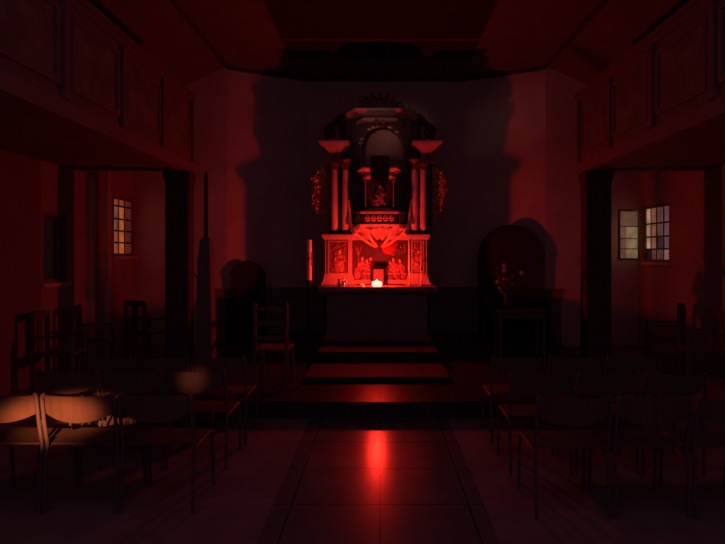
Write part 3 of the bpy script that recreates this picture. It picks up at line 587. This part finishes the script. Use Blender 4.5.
# side table with flowers right of the altar
d = 8.1; tz = Z(311, d); x0, x1 = X(498, d), X(548, d)
st = thing('side_table', ((x0 + x1) / 2, d + .2, .175), 'small dark side table right of the altar carrying the flower vase', 'table')
MB().box(x0, x1, d, d + .42, tz - .03, tz, .006).build('tabletop', M['chairwood'], st)
for a in (x0 + .05, x1 - .05):
    for b in (d + .05, d + .37): MB().box(a - .02, a + .02, b - .02, b + .02, .175, tz - .03).build('leg', M['chairwood'], st)
MB().box(x0 + .05, x1 - .05, d + .04, d + .06, tz - .12, tz - .03).build('apron', M['chairwood'], st)
vx, vy = X(507, d + .2), d + .2; fv = thing('flower_vase', (vx, vy, tz), 'vase with a bouquet of pale flowers on the side table right of the altar', 'vase')
mb = MB(); mb.lathe(vx, vy, [(tz, .05), (tz + .03, .07), (tz + .12, .075), (tz + .2, .04), (tz + .25, .055)], 16); mb.build('vase', M['frieze'], fv, True)
rs = random.Random(4); mb = MB(); mf = []
for i in range(26):
    a = rs.uniform(0, 2 * PI); r = rs.uniform(.03, .27); z = tz + .32 + rs.uniform(0, .42) * (1 - r); p = (vx + r * math.cos(a), vy + r * .6 * math.sin(a), z)
    mb.tube([(vx, vy, tz + .2), (vx + r * .4 * math.cos(a), vy + r * .3 * math.sin(a), z - .1), p], [.005, .004, .003], 5)
    mb.ball((p[0] * .5 + vx * .5, p[1], p[2] - .08), (.05, .02, .025), 6, 5, (rs.uniform(-1, 1), rs.uniform(-1, 1), a)); mf.append(p)
mb.build('foliage', M['leaf'], fv, True)
for i in range(7):
    p = mf[i * 3]; mb = MB()
    for j in range(6): b = 2 * PI * j / 6; mb.ball((p[0] + .022 * math.cos(b), p[1] - .02, p[2] + .022 * math.sin(b)), (.017, .010, .017), 6, 5)
    mb.ball((p[0], p[1] - .03, p[2]), .012, 6, 5); mb.build('flower', M['flower'], fv, True)
# tall dark stalls with rounded backs against the chancel wall
M['stallwood'] = mat('blackened_oak', (0.045, 0.04, 0.038), 0.85, var=.25, spec=.15)
def stall(sx0, sx1, sy, zs, zt, label):
    bs = thing('arched_stall', ((sx0 + sx1) / 2, sy, .175), label, 'chair')
    mb = MB(); cx = (sx0 + sx1) / 2; w = (sx1 - sx0) / 2
    out = [(sx0, .175), (sx1, .175), (sx1, zs)] + [(cx + w * math.cos(PI * i / 16), zs + (zt - zs) * math.sin(PI * i / 16)) for i in range(1, 16)] + [(sx0, zs)]
    mb.loft([[(a, sy + .35, z) for a, z in out], [(a, sy + .41, z) for a, z in out]]); bk = mb.build('backrest', M['stallwood'], bs)
    mb = MB(); mb.tube([(a, sy + .35, z) for a, z in out[2:]], .022, 8); mb.build('back_moulding', M['stallwood'], bk, True)
    MB().box(sx0, sx1, sy - .1, sy + .35, .55, .62, .01).build('seat', M['stallwood'], bs)
    for a in (sx0, sx1 - .05):
        mb = MB(); mb.box(a, a + .05, sy - .1, sy + .35, .175, .55); mb.box(a, a + .05, sy - .06, sy + .35, .62, .95); mb.build('side_panel', M['stallwood'], bs)
stall(1.88, 3.13, 9.76, 1.70, 2.30, 'wide dark seat with a tall rounded back at the right side of the chancel')
stall(-2.83, -2.20, 9.76, 1.34, 1.62, 'narrow dark seat with a low rounded back at the left side of the chancel')

# ------------------------------------------------------------------ chairs
def stacking_chair():
    """origin on the floor under the back, the chair faces +y; viewer sees its back"""
    t = thing('stacking_chair', (0, 0, 0), 'x', 'chair')
    for s_ in (-1, 1):
        mb = MB(); x = s_ * .242
        mb.tube([(x, -.03, .0), (x, -.02, .25), (x, .0, .46), (x, -.035, .62), (x, -.06, .79), (x - s_ * .006, -.06, .812), (x - s_ * .018, -.055, .815)], .0125, 10); mb.build('back_post', M['steel'], t, True)
        mb = MB(); mb.tube([(x, .42, .0), (x, .40, .25), (x, .38, .425), (x, .34, .44), (x, .0, .43)], .0125, 10); mb.build('front_leg', M['steel'], t, True)
    mb = MB(); n = 16; rows = 6
    def backpt(u, v, off):   # u -1..1, v 0..1 bottom to top
        x = u * .228; zb = .625 + .055 * abs(u) ** 2.2; z = zb + (.805 - zb) * v
        return (x, -.045 - .02 * v - .012 + .035 * (1 - u * u) * -1 + off + .02, z)
    for off in (0,):
        A = [[mb.bm.verts.new(backpt(-1 + 2 * i / n, j / rows, 0)) for i in range(n + 1)] for j in range(rows + 1)]
        B = [[mb.bm.verts.new(backpt(-1 + 2 * i / n, j / rows, .012)) for i in range(n + 1)] for j in range(rows + 1)]
    for G in (A, B):
        for j in range(rows):
            for i in range(n): mb.bm.faces.new((G[j][i], G[j][i + 1], G[j + 1][i + 1], G[j + 1][i]))
    for i in range(n):
        mb.bm.faces.new((A[0][i], A[0][i + 1], B[0][i + 1], B[0][i])); mb.bm.faces.new((A[rows][i], A[rows][i + 1], B[rows][i + 1], B[rows][i]))
    for j in range(rows):
        mb.bm.faces.new((A[j][0], A[j + 1][0], B[j + 1][0], B[j][0])); mb.bm.faces.new((A[j][n], A[j + 1][n], B[j + 1][n], B[j][n]))
    mb.build('backrest', M['ply'], t, True)
    mb = MB(); mb.loft([[(-.225, .02 + y0, z), (.225, .02 + y0, z), (.225, y1, z - .012), (.215, y1 + .03, z - .03), (-.215, y1 + .03, z - .03), (-.225, y1, z - .012)] for z, y0, y1 in ((.448, 0, .38), (.462, 0, .38))]); mb.build('seat', M['ply'], t)
    return t
proto = stacking_chair()
cxs = [-2.55, -2.03, -1.51]
ordl = ['leftmost', 'second from the left', 'at the aisle end']
rowsL = [(3.62, 'nearest row left of the aisle'), (4.36, 'second row left of the aisle'), (4.94, 'third row left of the aisle')]
first = True
for ri, (dy, rn) in enumerate(rowsL):
    for ci, cx in enumerate(cxs):
        o = proto if first else copy_tree(proto); first = False
        o.location = (cx + .01 * ri, dy, 0); o['group'] = 'plywood stacking chairs left of the aisle'
        o['label'] = 'plywood tube chair, ' + ordl[ci] + ', ' + rn
for ri, (dy, rn) in enumerate(((3.55, 'nearest row right of the aisle'), (4.25, 'second row right of the aisle'), (4.95, 'third row right of the aisle'))):
    for ci, cx in enumerate((1.28, 1.81, 2.34)):
        o = copy_tree(proto); o.location = (cx, dy, 0); o['group'] = 'plywood stacking chairs right of the aisle'
        o['label'] = 'plywood tube chair, ' + ['at the aisle end', 'in the middle', 'on the far right'][ci] + ', ' + rn

# dark wooden chairs along the walls under the galleries
def wall_chair():
    t = thing('wooden_armchair', (0, 0, 0), 'x', 'chair')
    for x in (-.24, .24):
        MB().box(x - .025, x + .025, -.26, -.21, 0, .92, .004).build('back_leg', M['chairwood'], t)
        MB().box(x - .022, x + .022, .20, .245, 0, .66, .004).build('front_leg', M['chairwood'], t)
        MB().box(x - .028, x + .028, -.21, .25, .66, .69, .006).build('armrest', M['chairwood'], t)
    MB().box(-.26, .26, -.21, .26, .42, .46, .01).build('seat', M['chairwood'], t)
    mb = MB(); mb.loft([[(-.265, -.265, .90), (.265, -.265, .90), (.265, -.215, .90), (-.265, -.215, .90)], [(-.26, -.265, .97), (.26, -.265, .97), (.26, -.215, .97), (-.26, -.215, .97)], [(-.2, -.26, .995), (.2, -.26, .995), (.2, -.22, .995), (-.2, -.22, .995)]]); mb.build('top_rail', M['chairwood'], t)
    MB().box(-.07, .07, -.25, -.23, .46, .90).build('back_splat', M['chairwood'], t)
    return t
wc = wall_chair()
spots = [(-3.95, 9.0, -.5, 'dark wooden armchair under the left aisle window, nearest the gallery post'), (-4.30, 8.0, -1.2, 'dark wooden armchair by the left wall, second from the gallery post'), (-4.32, 7.15, -1.35, 'dark wooden armchair by the left wall, farthest from the chancel'),
         (4.45, 8.3, 1.2, 'dark wooden armchair by the right wall, nearest the lit window'), (4.50, 7.4, 1.3, 'dark wooden armchair by the right wall, farther from the lit window')]
for i, (x, y, a, lb) in enumerate(spots):
    o = wc if i == 0 else copy_tree(wc); o.location = (x, y, 0); o.rotation_euler = (0, 0, a); o['label'] = lb; o['group'] = 'wooden armchairs along the aisle walls'
